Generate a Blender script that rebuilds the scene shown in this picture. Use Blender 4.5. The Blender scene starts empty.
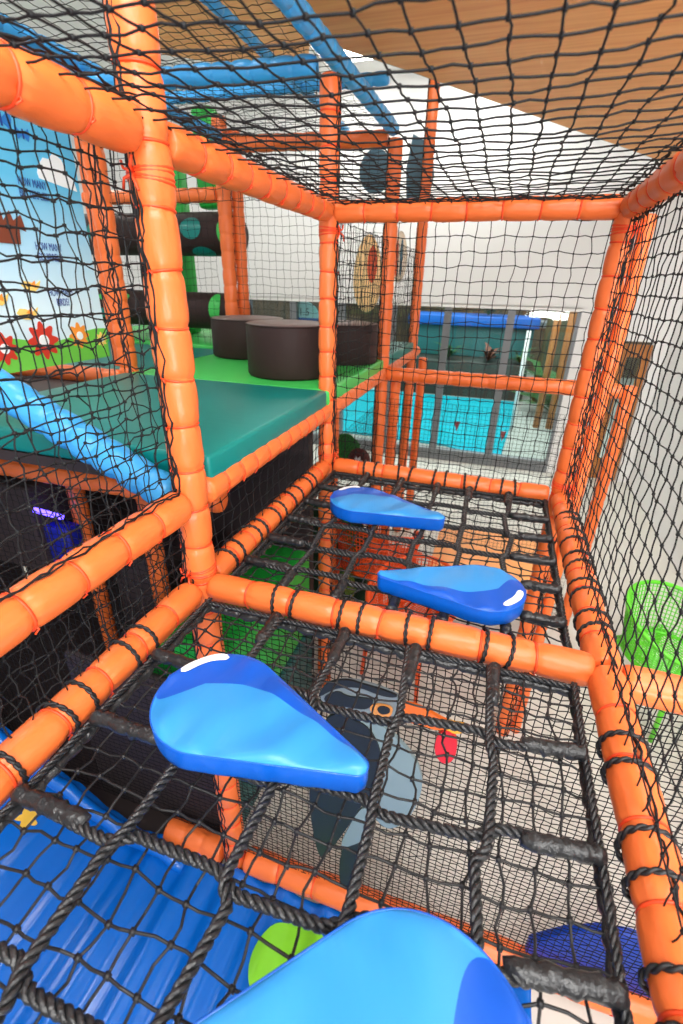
import bpy, bmesh, math, random
import numpy as np
from mathutils import Vector, Matrix
random.seed(7); RNG = np.random.default_rng(11)
SC = bpy.context.scene; COL = SC.collection
W, L = 1.174, 1.2            # width of the net tunnel, length of one bay
HM, HT = .30, 1.163          # mid rail and top rail heights above the rope net (z = 0)
GZ = -1.6                    # ground
PI = math.pi

# ---------------------------------------------------------------- materials
def lin(c):
    r = []
    for v in c:
        v /= 255
        r.append(v/12.92 if v <= .04045 else ((v+.055)/1.055)**2.4)
    return (*r, 1)
MATS = {}
def mat(name, rgb, rough=.5, bump=0, scale=20, stretch=(1,1,1), spec=.5, vary=0, metal=0, emit=0, detail=3, coat=0):
    m = bpy.data.materials.new(name); m.use_nodes = True
    nt = m.node_tree; b = nt.nodes['Principled BSDF']
    c = lin(rgb)
    b.inputs['Base Color'].default_value = c; b.inputs['Roughness'].default_value = rough
    b.inputs['Specular IOR Level'].default_value = spec; b.inputs['Metallic'].default_value = metal
    b.inputs['Coat Weight'].default_value = coat; b.inputs['Coat Roughness'].default_value = .15
    if emit:
        b.inputs['Emission Color'].default_value = c; b.inputs['Emission Strength'].default_value = emit
    if bump or vary:
        tc = nt.nodes.new('ShaderNodeTexCoord'); mp = nt.nodes.new('ShaderNodeMapping')
        mp.inputs['Scale'].default_value = stretch
        n = nt.nodes.new('ShaderNodeTexNoise'); n.inputs['Scale'].default_value = scale; n.inputs['Detail'].default_value = detail
        nt.links.new(tc.outputs['Object'], mp.inputs['Vector']); nt.links.new(mp.outputs['Vector'], n.inputs['Vector'])
        if bump:
            bp = nt.nodes.new('ShaderNodeBump'); bp.inputs['Strength'].default_value = bump; bp.inputs['Distance'].default_value = .012
            nt.links.new(n.outputs['Fac'], bp.inputs['Height']); nt.links.new(bp.outputs['Normal'], b.inputs['Normal'])
        if vary:
            mx = nt.nodes.new('ShaderNodeMix'); mx.data_type = 'RGBA'
            mx.inputs['A'].default_value = tuple(v*(1-vary) for v in c[:3])+(1,)
            mx.inputs['B'].default_value = tuple(min(1, v*(1+vary)) for v in c[:3])+(1,)
            nt.links.new(n.outputs['Fac'], mx.inputs['Factor']); nt.links.new(mx.outputs['Result'], b.inputs['Base Color'])
    MATS[name] = m
    return m
ORANGE = mat('orange_vinyl', (232,112,52), .38, .3, 26, (1,1,.5), .45)
TIE = mat('orange_tie', (232,72,26), .5)
BLUEV = mat('blue_vinyl', (62,164,230), .36, .35, 22, (1,1,.5))
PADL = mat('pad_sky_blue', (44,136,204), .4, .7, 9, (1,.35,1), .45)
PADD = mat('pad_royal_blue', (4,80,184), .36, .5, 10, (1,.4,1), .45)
PADS = mat('pad_skirt_blue', (4,88,190), .3, .5, 16, (1,1,.4), .5)
WHITEV = mat('white_vinyl', (240,243,246), .4)
TEAL = mat('teal_vinyl', (0,122,116), .38, .15, 6, (.4,1,1), .4)
GREEN = mat('green_vinyl', (62,186,84), .4, .15, 6, spec=.4)
DGREEN = mat('dark_green_vinyl', (24,160,56), .42, .5, 8, (1,1,.4), .4)
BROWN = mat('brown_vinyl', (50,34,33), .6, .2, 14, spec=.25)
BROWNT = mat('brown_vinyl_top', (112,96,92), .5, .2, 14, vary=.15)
DARKB = mat('dark_brown_vinyl', (46,34,34), .6, .2, 8)
ROPE = mat('black_rope', (34,35,37), .34, .35, 160, spec=.6)
SLEEVE = mat('black_tape', (34,35,37), .33, .5, 60, spec=.5)
TWINE = mat('black_twine', (24,24,26), .5)
NETM = mat('black_net_cord', (20,20,22), .65, spec=.3)
FINE = mat('fine_net_cord', (18,18,19), .7, spec=.2)
SLIDE = mat('slide_plastic', (0,96,190), .26, .04, 4, spec=.4, coat=.2)
LEAFG = mat('leaf_green', (120,196,40), .4, vary=.08)
GOLD = mat('leaf_gold', (222,176,60), .5, vary=.2)
WHITEW = mat('white_paint', (232,232,232), .8, .03, 30)
FLOORM = mat('grey_floor_vinyl', (206,204,196), .5, vary=.05, scale=3)
CEILM = mat('ceiling_paint', (238,238,238), .9)
WOODG = None
def wood(name, a, b, stretch, scale):
    m = bpy.data.materials.new(name); m.use_nodes = True; nt = m.node_tree; p = nt.nodes['Principled BSDF']
    tc = nt.nodes.new('ShaderNodeTexCoord'); mp = nt.nodes.new('ShaderNodeMapping'); mp.inputs['Scale'].default_value = stretch
    n = nt.nodes.new('ShaderNodeTexNoise'); n.inputs['Scale'].default_value = scale; n.inputs['Detail'].default_value = 6
    r = nt.nodes.new('ShaderNodeValToRGB'); r.color_ramp.elements[0].position = .3; r.color_ramp.elements[1].position = .7
    r.color_ramp.elements[0].color = lin(a); r.color_ramp.elements[1].color = lin(b)
    nt.links.new(tc.outputs['Object'], mp.inputs['Vector']); nt.links.new(mp.outputs['Vector'], n.inputs['Vector'])
    nt.links.new(n.outputs['Fac'], r.inputs['Fac']); nt.links.new(r.outputs['Color'], p.inputs['Base Color'])
    p.inputs['Roughness'].default_value = .5
    return m
WOOD = wood('ceiling_wood', (228,144,70), (244,172,96), (.6,9,9), 3)
WOODB = wood('door_wood', (150,88,34), (190,122,54), (8,8,.6), 3)
GREYM = mat('grey_aluminium', (120,124,128), .4, metal=.3)
EDGEM = mat('raft_edge', (150,146,136), .7)
def glass():
    m = bpy.data.materials.new('window_glass'); m.use_nodes = True; nt = m.node_tree; nt.nodes.clear()
    o = nt.nodes.new('ShaderNodeOutputMaterial'); mx = nt.nodes.new('ShaderNodeMixShader')
    t = nt.nodes.new('ShaderNodeBsdfTransparent'); g = nt.nodes.new('ShaderNodeBsdfGlossy'); g.inputs['Roughness'].default_value = .02
    t.inputs['Color'].default_value = (.86,.93,.91,1)
    mx.inputs[0].default_value = .03
    nt.links.new(t.outputs[0], mx.inputs[1]); nt.links.new(g.outputs[0], mx.inputs[2]); nt.links.new(mx.outputs[0], o.inputs[0])
    return m
GLASS = glass()

# ---------------------------------------------------------------- mesh helpers
class MB:
    def __init__(s): s.v = []; s.f = []; s.mi = []
    def add(s, verts, faces, mi=0):
        b = len(s.v); s.v += [tuple(v) for v in verts]; s.f += [tuple(b+i for i in f) for f in faces]; s.mi += [mi]*len(faces)
    def box(s, a, b, mi=0):
        x0,y0,z0 = a; x1,y1,z1 = b
        s.add([(x0,y0,z0),(x1,y0,z0),(x1,y1,z0),(x0,y1,z0),(x0,y0,z1),(x1,y0,z1),(x1,y1,z1),(x0,y1,z1)],
              [(3,2,1,0),(4,5,6,7),(0,1,5,4),(1,2,6,5),(2,3,7,6),(3,0,4,7)], mi)
    def tube(s, pts, r, n=8, cap=True, mi=0):
        pts = [Vector(p) for p in pts]; N = len(pts)
        rr = r if isinstance(r, (list, tuple)) else [r]*N
        up = None; vs = []
        for i, p in enumerate(pts):
            t = (pts[min(i+1, N-1)]-pts[max(i-1, 0)])
            t = t.normalized() if t.length > 1e-9 else Vector((0,0,1))
            if up is None:
                up = Vector((0,0,1)) if abs(t.z) < .9 else Vector((1,0,0))
            a = (up - t*up.dot(t)); a = a.normalized() if a.length > 1e-6 else t.orthogonal().normalized()
            up = a; b = t.cross(a)
            for k in range(n):
                w = 2*PI*k/n; vs.append(p + (a*math.cos(w)+b*math.sin(w))*rr[i])
        fs = [(i*n+k, i*n+(k+1)%n, (i+1)*n+(k+1)%n, (i+1)*n+k) for i in range(N-1) for k in range(n)]
        if cap: fs += [tuple(range(n-1, -1, -1)), tuple((N-1)*n+k for k in range(n))]
        s.add(vs, fs, mi)
    def ring(s, c, axis, R, r, n=20, m=6, mi=0, arc=2*PI):
        c = Vector(c); ax = Vector(axis).normalized(); a = ax.orthogonal().normalized(); b = ax.cross(a); vs = []
        for i in range(n):
            w = arc*i/n; d = a*math.cos(w)+b*math.sin(w)
            for k in range(m):
                q = 2*PI*k/m; vs.append(c + d*(R+r*math.cos(q)) + ax*r*math.sin(q))
        s.add(vs, [(i*m+k, ((i+1)%n)*m+k, ((i+1)%n)*m+(k+1)%m, i*m+(k+1)%m) for i in range(n) for k in range(m)], mi)
    def prism(s, outline, z0, z1, mi=0):
        n = len(outline)
        s.add([(x,y,z0) for x,y in outline]+[(x,y,z1) for x,y in outline],
              [tuple(range(n-1,-1,-1)), tuple(range(n,2*n))]+[(i,(i+1)%n,n+(i+1)%n,n+i) for i in range(n)], mi)
    def mesh(s, name, mats, smooth=False):
        me = bpy.data.meshes.new(name); me.from_pydata(s.v, [], s.f)
        for m in (mats if isinstance(mats, (list, tuple)) else [mats]): me.materials.append(m)
        if any(s.mi): me.polygons.foreach_set('material_index', s.mi)
        if smooth: me.polygons.foreach_set('use_smooth', [True]*len(s.f))
        me.update(); return me
    def build(s, name, mats, parent=None, smooth=False, fix=False):
        me = s.mesh(name, mats, smooth)
        if fix:
            bm = bmesh.new(); bm.from_mesh(me); bmesh.ops.recalc_face_normals(bm, faces=bm.faces); bm.to_mesh(me); bm.free()
        return link(name, me, parent)
def link(name, data, parent=None):
    o = bpy.data.objects.new(name, data); COL.objects.link(o)
    if parent: o.parent = parent
    return o
def tag(o, label, cat, group=None, kind=None):
    o['label'] = label; o['category'] = cat
    if group: o['group'] = group
    if kind: o['kind'] = kind
    return o
def empty(name, loc=(0,0,0), rz=0):
    o = link(name, None); o.location = loc; o.rotation_euler = (0,0,rz); o.empty_display_size = .1; return o
def struct(o): o['kind'] = 'structure'; return o
def bevel(o, w, seg=3):
    m = o.modifiers.new('bevel', 'BEVEL'); m.width = w; m.segments = seg; m.limit_method = 'ANGLE'
    for p in o.data.polygons: p.use_smooth = True
    return o
def bulk(name, V, F, m, parent=None, smooth=True):
    me = bpy.data.meshes.new(name); nf = len(F)
    me.vertices.add(len(V)); me.vertices.foreach_set('co', np.asarray(V, np.float32).ravel())
    me.loops.add(nf*4); me.loops.foreach_set('vertex_index', np.asarray(F, np.int32).ravel())
    me.polygons.add(nf); me.polygons.foreach_set('loop_start', np.arange(0, nf*4, 4, dtype=np.int32))
    me.polygons.foreach_set('use_smooth', [smooth]*nf)
    me.materials.append(m); me.update(calc_edges=True); me.validate()
    return link(name, me, parent)
def sticks(P, Q, r, k):
    P = np.asarray(P, float); Q = np.asarray(Q, float); n = len(P)
    d = Q-P; d /= np.linalg.norm(d, axis=1)[:, None]+1e-12
    ref = np.where(np.abs(d[:, 2:3]) < .8, np.array([[0,0,1.]]), np.array([[1.,0,0]]))
    a = np.cross(d, ref); a /= np.linalg.norm(a, axis=1)[:, None]; b = np.cross(d, a)
    w = 2*PI*np.arange(k)/k
    off = (a[:, None, :]*np.cos(w)[None, :, None]+b[:, None, :]*np.sin(w)[None, :, None])*r
    V = np.concatenate([P[:, None]+off, Q[:, None]+off], 1).reshape(-1, 3)
    i = np.arange(k); f = np.stack([i, (i+1) % k, (i+1) % k+k, i+k], 1)
    F = (f[None]+(np.arange(n)*2*k)[:, None, None]).reshape(-1, 4)
    return V, F
def knots(P, r):
    P = np.asarray(P, float); o = np.array([[1,0,0],[-1,0,0],[0,1,0],[0,-1,0],[0,0,1],[0,0,-1]])*r
    # small cuboids turned on a corner
    c = np.array([[-1,-1,-1],[1,-1,-1],[1,1,-1],[-1,1,-1],[-1,-1,1],[1,-1,1],[1,1,1],[-1,1,1]])*r*.62
    f = np.array([(3,2,1,0),(4,5,6,7),(0,1,5,4),(1,2,6,5),(2,3,7,6),(3,0,4,7)])
    V = (P[:, None]+c[None]).reshape(-1, 3); F = (f[None]+(np.arange(len(P))*8)[:, None, None]).reshape(-1, 4)
    return V, F
def net(name, o, u, v, cu, cv, r, m, label, cat='net', sides=4, jit=.006, bend=.004, knot=True, parent=None, group=None, belly=0, border=None, hexa=0):
    """knotted net in the parallelogram o, o+u, o+v with cells cu by cv"""
    o = np.array(o, float); u = np.array(u, float); v = np.array(v, float)
    nu = max(2, round(np.linalg.norm(u)/cu)); nv = max(2, round(np.linalg.norm(v)/cv))
    nrm = np.cross(u, v); nrm /= np.linalg.norm(nrm)
    I, J = np.meshgrid(np.arange(nu+1), np.arange(nv+1), indexing='ij')
    s = I/nu; t = J/nv
    P = o+s[..., None]*u+t[..., None]*v
    P = P+RNG.normal(0, jit*.5, P.shape)
    # slow slack waves in the plane
    uh = u/np.linalg.norm(u); vh = v/np.linalg.norm(v)
    ph = RNG.uniform(0, 6, 4)
    P += uh*(jit*1.2*np.sin(5*t*np.linalg.norm(v)+3*s+ph[0])*np.sin(PI*np.clip(s,0,1)))[..., None]
    P += vh*(jit*1.2*np.sin(5*s*np.linalg.norm(u)+3*t+ph[1])*np.sin(PI*np.clip(t,0,1)))[..., None]
    P += nrm*(belly*np.sin(PI*s)*np.sin(PI*t))[..., None]
    if hexa: P += vh*((((I+J) % 2)-.5)*hexa)[..., None]
    A = np.concatenate([P[:-1].reshape(-1,3), P[:, :-1].reshape(-1,3)]); B = np.concatenate([P[1:].reshape(-1,3), P[:, 1:].reshape(-1,3)])
    if bend:
        M = (A+B)/2+RNG.normal(0, bend*.5, A.shape); A, B = np.concatenate([A, M]), np.concatenate([M, B])
    V, F = sticks(A, B, r, sides)
    if knot:
        V2, F2 = knots(P.reshape(-1, 3), r*2.6); F = np.concatenate([F, F2+len(V)]); V = np.concatenate([V, V2])
    ob = bulk(name, V, F, m, parent)
    if label: tag(ob, label, cat, group, 'thing')
    if border:
        for (a, b) in border: wobble_cord('edge_cord', a, b, ob)
    return ob
def wobble_cord(name, a, b, parent, r=.0028, amp=.007, m=NETM):
    a = Vector(a); b = Vector(b); d = (b-a); n = max(6, int(d.length/.022)); mb = MB()
    for q in range(2):
        ph = random.uniform(0, 6)
        pts = [a+d*(i/n)+Vector((random.gauss(0, amp*.5), random.gauss(0, amp*.5), random.gauss(0, amp*.5)+amp*.6*math.sin(i*.9+ph))) for i in range(n+1)]
        mb.tube(pts, r*(1 if q == 0 else .75), 5)
    return mb.build(name, m, parent, True)

# ---------------------------------------------------------------- padded posts and rails
TIEMESH = {}
def tie_mesh(R):
    k = round(R, 4)
    if k not in TIEMESH:
        mb = MB(); mb.ring((0,0,0), (0,0,1), R*.90, .0036, 22, 5)
        mb.tube([(R*.9,0,0),(R*1.02,.004,.003),(R*1.05,.012,-.006)], .0022, 5)
        TIEMESH[k] = mb.mesh('cable_tie', TIE, True)
    return TIEMESH[k]
def padded(name, p, q, R, label, cat, m=ORANGE, step=.115, ties=True, lacing=None, group=None, n=40, puff=False):
    """foam-padded vinyl tube from p to q, drawn in at each cable tie; lacing = direction in which the sleeve is laced"""
    p = Vector(p); q = Vector(q); d = q-p; Ln = d.length
    k = max(1, round(Ln/step)); st = Ln/k; vs = []; zs = []
    for c in range(k):
        for f in (0, .04, .08, .13, .2, .32, .5, .68, .8, .87, .92, .96): zs.append((c+f)*st)
    zs.append(Ln)
    rnd = [random.uniform(0, 6) for _ in range(k+1)]; bul = [random.uniform(.985, 1.02) for _ in range(k+1)]
    for z in zs:
        c = min(k-1, int(z/st)); f = z/st-c; near = min(f, 1-f)*st; tie = rnd[c] if f < .5 else rnd[c+1]
        for j in range(n):
            w = 2*PI*j/n
            pin = math.exp(-(near/.011)**2); ff = abs(2*f-1)
            pl = math.sin(5*w+tie*3)+.7*math.sin(8*w+tie*5)+.5*math.sin(13*w+tie)
            wr = -.075*max(0, pl-.75)*math.exp(-((near-.012)/.02)**2)
            r = R*bul[c]*(1.015-(.05 if puff else .035 if ties else .025)*ff**2-(.13 if puff else .10 if ties else .06)*pin+wr+.014*math.sin(2*w+tie)+.01*math.sin(3*w-tie*2+f*4))
            if z < .004 or z > Ln-.004: r = R*.8
            vs.append((r*math.cos(w), r*math.sin(w), z))
    N = len(zs); mb = MB()
    mb.add(vs, [(i*n+j, i*n+(j+1) % n, (i+1)*n+(j+1) % n, (i+1)*n+j) for i in range(N-1) for j in range(n)]+[tuple(range(n-1,-1,-1)), tuple((N-1)*n+j for j in range(n))])
    o = mb.build(name, m, None, True)
    z = d.normalized(); x = Vector((0,0,1)) if abs(z.z) < .9 else Vector((0,-1,0))
    if lacing: x = Vector(lacing)
    x = (x-z*x.dot(z)).normalized(); y = z.cross(x)
    M = Matrix((x, y, z)).transposed().to_4x4(); M.translation = p
    o.matrix_world = M
    tag(o, label, cat, group, 'thing')
    if ties:
        tm = tie_mesh(R)
        for c in range(1, k):
            t = link('cable_tie', tm, o); t.location = (0,0,c*st); t.rotation_euler = (random.gauss(0,.06), random.gauss(0,.06), random.uniform(-.5,.5)+(2.4 if lacing is None else 0))
    if lacing:
        mb = MB(); a0 = .5
        for qn in range(3):
            pts = []; nn = int(Ln/.02)
            for i in range(nn+1):
                zz = Ln*i/nn; ww = .28*(qn-1)+.10*math.sin(i*.8+qn*2)+random.gauss(0,.07)
                pts.append((R*.985*math.cos(ww), R*.985*math.sin(ww), zz))
            mb.tube(pts, .0048 if qn == 1 else .0032, 5)
        mb.build('lacing', NETM, o, True)
    return o

RP = .0445
post = lambda x, y, z0, z1, R, label, lac=None, ties=True, **k: padded('padded_post', (x,y,z0), (x,y,z1), R, label, 'post', lacing=lac, ties=ties, group='orange padded posts', **k)
rail = lambda p, q, R, label, ties=True, **k: padded('padded_rail', p, q, R, label, 'rail', ties=ties, group=k.pop('group', 'orange padded rails'), **k)
post(0, 0, GZ, 1.9, .049, 'tall orange padded post between the near left net and the teal mat', (-.33,-.94,0), step=.125)
post(0, L, GZ, 1.62, .043, 'orange padded post standing at the right front corner of the teal mat', (.96,-.19,0))
post(W, L, GZ, HT, .043, 'orange padded post joining far and side nets beside the white pier', (.6,-.8,0))
post(W+.078, L+.035, GZ, HT-.02, .028, 'second, darker-seen orange post touching the back of the far right post', ties=False)
post(0, 2*L, GZ, 1.68, .045, 'orange padded post behind the surfboard at the end of the green mat', (-.8,-.4,0), ties=False)
post(.085, 2*L+.1, GZ, HM-.06, .04, 'short orange post below the far cross rail, beside a taller post', ties=False)
post(0, 3*L, GZ, 2.4, .045, 'tall farthest orange post at the end of the sloping deck rail', (-.8,-.4,0), ties=False)
post(.10, 3*L+.08, GZ, .26, .04, 'short orange post under the far end of the deck-edge rail', ties=False)
post(1.62, 2*L, GZ, HM+.04, .042, 'orange post carrying the outer end of the far cross rail', ties=False)
post(-L, L, -.02, 1.66, .05, 'orange post at the far edge of the counting mural', (.6,-.8,0), ties=False)
post(-L-.1, L+.06, .42, 1.62, .042, 'slim orange post tight behind the post at the mural edge', ties=False)
post(-L, 2*L, .4, 1.85, .05, 'orange post rising behind the farther brown stool', ties=False)
post(-L+.055, 2*L+.09, .4, 1.8, .042, 'slim orange post doubled behind the post at the brown stools', ties=False)
post(-2*L, 3.1, .4, 2.0, .05, 'orange post crossing the left ends of the two log rollers', ties=False)
post(-.72, .62, GZ, .24, .045, 'dark-shaded orange post in the undercroft left of the tall post', ties=False)
post(-1.3, .75, GZ, .24, .045, 'orange undercroft post beside the violet light strip', ties=False)
post(-.2, 1.9, GZ, .26, .04, 'orange post under the green mat seen below the deck rail', ties=False)
def joint_wrap(o, z, R):
    mb = MB()
    for k in range(4): mb.ring((0,0,z+.009*k-.012), (.06*(k-1.5),.05*math.sin(k*2),1), R*1.0, .0032, 24, 5)
    a = Vector((R*.99,.01,z))
    for dy, dz in ((.03,-.035),(-.028,-.03),(.02,.028),(-.022,.022)): mb.tube([a, a+Vector((.014,dy*.6,dz*.35)), a+Vector((.012,dy,dz))], .0034, 5)
    w = mb.build('joint_wrap', TIE, o, True); return w
for o in [q for q in COL.objects if q.name.startswith('padded_post') and q.parent is None][:3]:
    R0 = max(v.co.x for v in o.data.vertices)
    for z in ((HT-.075)-GZ, .06-GZ): joint_wrap(o, z, R0*.97)
# rails, net level
rail((0,-1.35,0), (0,-.055,0), RP, 'orange padded rail lashed along the near left edge of the rope net', step=.13)
rail((0,.055,0), (0,L-.05,0), RP, 'orange padded rail lashed to the rope net below the teal mat', step=.12)
rail((W+.022,-1.35,0), (W+.012,-.01,0), RP, 'orange padded rail along the near right edge of the rope net', step=.13)
rail((W+.012,.01,0), (W,L-.05,0), RP, 'orange padded rail along the far right edge of the rope net', step=.12)
rail((.04,0,0), (W-.02,0,0), RP, 'orange padded cross rail dividing the two rope nets', step=.14)
rail((.05,L,0), (W-.05,L,0), .043, 'orange padded cross rail at the far end of the rope net', step=.14)
rail((W+.06,.02,-.03), (2.6,.02,-.03), .047, 'orange padded rail in front of the green perforated chair', step=.2)
# mid level
rail((0,-1.35,HM), (0,-.055,HM), .049, 'thick orange padded rail across the near left net', step=.13)
rail((0,.055,HM), (0,L-.05,HM), RP, 'orange padded rail along the edge of the teal mat', step=.1)
rail((0,L+.05,HM), (0,2*L-.045,HM), .048, 'orange padded rail along the edge of the green mat', ties=False)
rail((0,2*L+.045,HM), (0,3.85,HM), .045, 'short orange padded rail end beyond the farther mat', ties=False)
rail((.04,2*L,HM), (1.58,2*L,HM), .048, 'orange padded cross rail in front of the pool windows', ties=False)
rail((-.1,.32,.14), (-1.7,.32,.14), .048, 'shaded orange padded rail below the blue padded bar', ties=False)
# top level
rail((0,-1.35,HT), (0,-.055,HT), .046, 'orange padded top rail between camera corner and the tall post', step=.14)
rail((0,.055,HT), (0,L-.05,HT), RP, 'orange padded top rail over the teal mat', step=.12)
rail((W,-1.35,HT), (W,L-.05,HT), .044, 'orange padded top rail above the right side net', step=.13)
rail((.03,L,HT), (W-.03,L,HT), .042, 'orange padded top rail above the far net', step=.14)
rail((-L+.05,2*L,1.70), (-.05,2*L,1.68), .047, 'orange cross rail above the white far wall net', ties=False)
rail((-2*L,2*L,1.42), (-L-.05,2*L,1.42), .045, 'orange rail above the upper log roller', ties=False)
rail((-2*L,L,.36), (-L-.05,L,.36), .045, 'orange rail below the flower end of the mural', ties=False)
# ground
rail((-.36,0,-1.5), (-.06,0,-1.5), .055, 'orange ground rail left of the tall post beside the slide', ties=False)
rail((.06,0,-1.49), (2.4,0,-1.44), .055, 'orange ground rail beneath the fine net between slide and cafe floor', step=.17)
BG = 'blue padded bars'
blue = lambda p, q, R, label, ties=False: rail(p, q, R, label, ties, m=BLUEV, group=BG, step=.09, puff=True)
blue((-.08,.02,.285), (-1.05,.02,.74), .055, 'blue padded bar sloping up from the tall post in front of the teal mat')
blue((-.03,.2,1.70), (-.01,2*L-.02,1.72), .038, 'blue padded bar running overhead to the post behind the surfboard')
blue((-.06,L,1.65), (-1.9,L,1.68), .038, 'blue padded bar crossing overhead to the mural post')
blue((-L,.1,1.74), (-L,2*L,1.74), .036, 'blue padded bar overhead above the mural')
blue((-.05,2.35,1.95), (-2.4,2.35,1.95), .034, 'blue padded bar overhead behind the other crossing bar')
blue((-.6,.55,1.95), (-.6,3.3,1.95), .026, 'thin blue padded bar running lengthwise under the brown ceiling strip')

# ---------------------------------------------------------------- nets
G_ = 'black knotted nets'
CN = dict(cu=.054, cv=.054, r=.0019, m=NETM)
def cnet(o, u, v, label, **k):
    a = dict(CN); a.update(k); return net('safety_net', o, u, v, label=label, group=G_, **a)
e = .05
cnet((-.01,-1.35,.03), (0,1.29,0), (0,0,HT-.05), 'black net wall across the mural and the blue bar', jit=.007, bend=.006, r=.0019, cu=.046, cv=.046,
     border=[((.02,-1.3,HM+.055),(.02,-.06,HM+.055)), ((.03,-1.3,HT+.045),(.03,-.05,HT+.045))])
cnet((-.035,-1.35,.03), (0,1.27,0), (0,0,HT-.06), 'second slacker black net just behind the one across the mural', jit=.014, bend=.008, r=.0016, cu=.052, cv=.056)
cnet((0,.05,.03), (0,L-.1,0), (0,0,HM-.05), 'low strip of black net between the teal mat rail and the net rail', cv=.05)
cnet((e,L,.03), (W-2*e,0,0), (0,0,HT-.07), 'black net wall at the far end in front of the pool windows', r=.0017)
cnet((W,-1.35,.03), (0,L+1.3,0), (0,0,HT-.07), 'black net wall on the right, before the white wall', jit=.004, bend=.003, r=.0017, cu=.05, cv=.05,
     border=[((W+.02,-1.3,.045),(W+.02,L-.06,.045)), ((W+.01,-1.3,HT-.05),(W+.01,L-.06,HT-.05))])
cnet((.03,-1.35,HT+.02), (W-.06,0,0), (0,L+1.33,0), 'black net roof overhead under the wooden ceiling panel', jit=.004, bend=.003, belly=-.02, cu=.056, cv=.06,
     border=[((.05,.0,HT+.04),(.05,L-.05,HT+.04)), ((.06,L-.04,HT+.03),(W-.06,L-.04,HT+.03)), ((W-.05,-1.3,HT+.03),(W-.05,L-.06,HT+.03))])
cnet((0,L+.06,HM+.03), (0,2*L-.1,0), (0,0,HT-HM-.05), 'black net in front of the two surfboards', r=.0017)
cnet((-L+.05,2*L,.42), (L-.1,0,0), (0,0,1.25), 'black net behind the brown stools against the white wall', r=.0013, knot=False)
cnet((-2*L,2*L,.42), (L-.1,0,0), (0,0,1.0), 'black net in front of the two log rollers', r=.0013, knot=False)
cnet((-L,L,HT+.05), (L-.06,0,0), (0,0,.5), 'black net above, hanging from the crossing blue bar', r=.0013, knot=False, cu=.045, cv=.045)
cnet((-L,.05,1.73), (L-.05,0,0), (0,2*L-.1,0), 'black net spread flat between the overhead blue bars', r=.0013, knot=False)
FN = dict(cu=.024, cv=.02, sides=3, jit=.002, bend=0, knot=False, m=FINE, hexa=.006)
def fnet(o, u, v, label, r=.0012, **k):
    a = dict(FN); a.update(k); return net('fine_net', o, u, v, r=r, label=label, group='fine black screen nets', **a)
fnet((.05,0,-1.45), (1.95,0,0), (0,0,1.41), 'fine black screen net behind the toucan figure', r=.0017)
fnet((-1.6,.03,-1.45), (1.54,0,0), (0,0,1.68), 'fine black screen net in front of the dark undercroft', r=.0014, cu=.03, cv=.026)
fnet((.05,2*L,GZ+.1), (1.5,0,0), (0,0,1.62), 'fine black screen net below the far cross rail', r=.0012, cu=.03, cv=.03, hexa=0)
fnet((0,L+.05,GZ+.1), (0,L-.1,0), (0,0,1.6), 'fine black screen net under the green mat', r=.0012, cu=.03, cv=.03)

# ---------------------------------------------------------------- rope nets
def twist(mb, pts, r=.0052, off=.0062, pitch=.05, sides=5):
    pts = [Vector(p) for p in pts]; seg = [0]
    for a, b in zip(pts, pts[1:]): seg.append(seg[-1]+(b-a).length)
    T = seg[-1]; n = int(T/(pitch/9)); out = [[], [], []]; j = 0
    for i in range(n+1):
        s = T*i/n
        while j < len(seg)-2 and seg[j+1] < s: j += 1
        f = (s-seg[j])/max(1e-9, seg[j+1]-seg[j]); c = pts[j].lerp(pts[j+1], f); d = (pts[j+1]-pts[j]).normalized()
        a = d.cross(Vector((0,0,1))).normalized(); b = d.cross(a)
        for k in range(3):
            w = 2*PI*(s/pitch+k/3); out[k].append(c+a*off*math.cos(w)+b*off*math.sin(w))
    for q in out: mb.tube(q, r, sides)
def sleeve_part(a, b, parent, r=.0165):
    a = Vector(a); b = Vector(b); n = 14; mb = MB()
    pts = [a.lerp(b, i/n)+Vector((random.gauss(0,.0012), random.gauss(0,.0012), random.gauss(0,.0012))) for i in range(n+1)]
    rr = [r*(.72 if i in (0, n) else 1)*(1+.12*math.sin(i*2.3)+random.uniform(-.06,.06)) for i in range(n+1)]
    mb.tube(pts, rr, 10); return mb.build('rope_sleeve', SLEEVE, parent, True)
LASH = {}
def lashing(c, axis, R, parent):
    key = (tuple(axis), round(R, 4))
    if key not in LASH:
        mb = MB(); n = 26; pts1 = []; 
        ax = Vector(axis); a = ax.orthogonal().normalized(); b = ax.cross(a)
        for k in range(2):
            pts = []
            for i in range(n*2+1):
                w = 2*PI*i/(n*2); s = i*.9
                pts.append((a*math.cos(w)+b*math.sin(w))*(R+.003*math.cos(s+k*PI))+ax*(.003*math.sin(s+k*PI)))
            mb.tube(pts, .0036, 5, False)
        LASH[key] = mb.mesh('lashing', TWINE, True)
    o = link('lashing', LASH[key], parent); o.location = c; o.rotation_euler = tuple(v*random.gauss(0,.09) for v in (1,1,1)); return o
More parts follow.
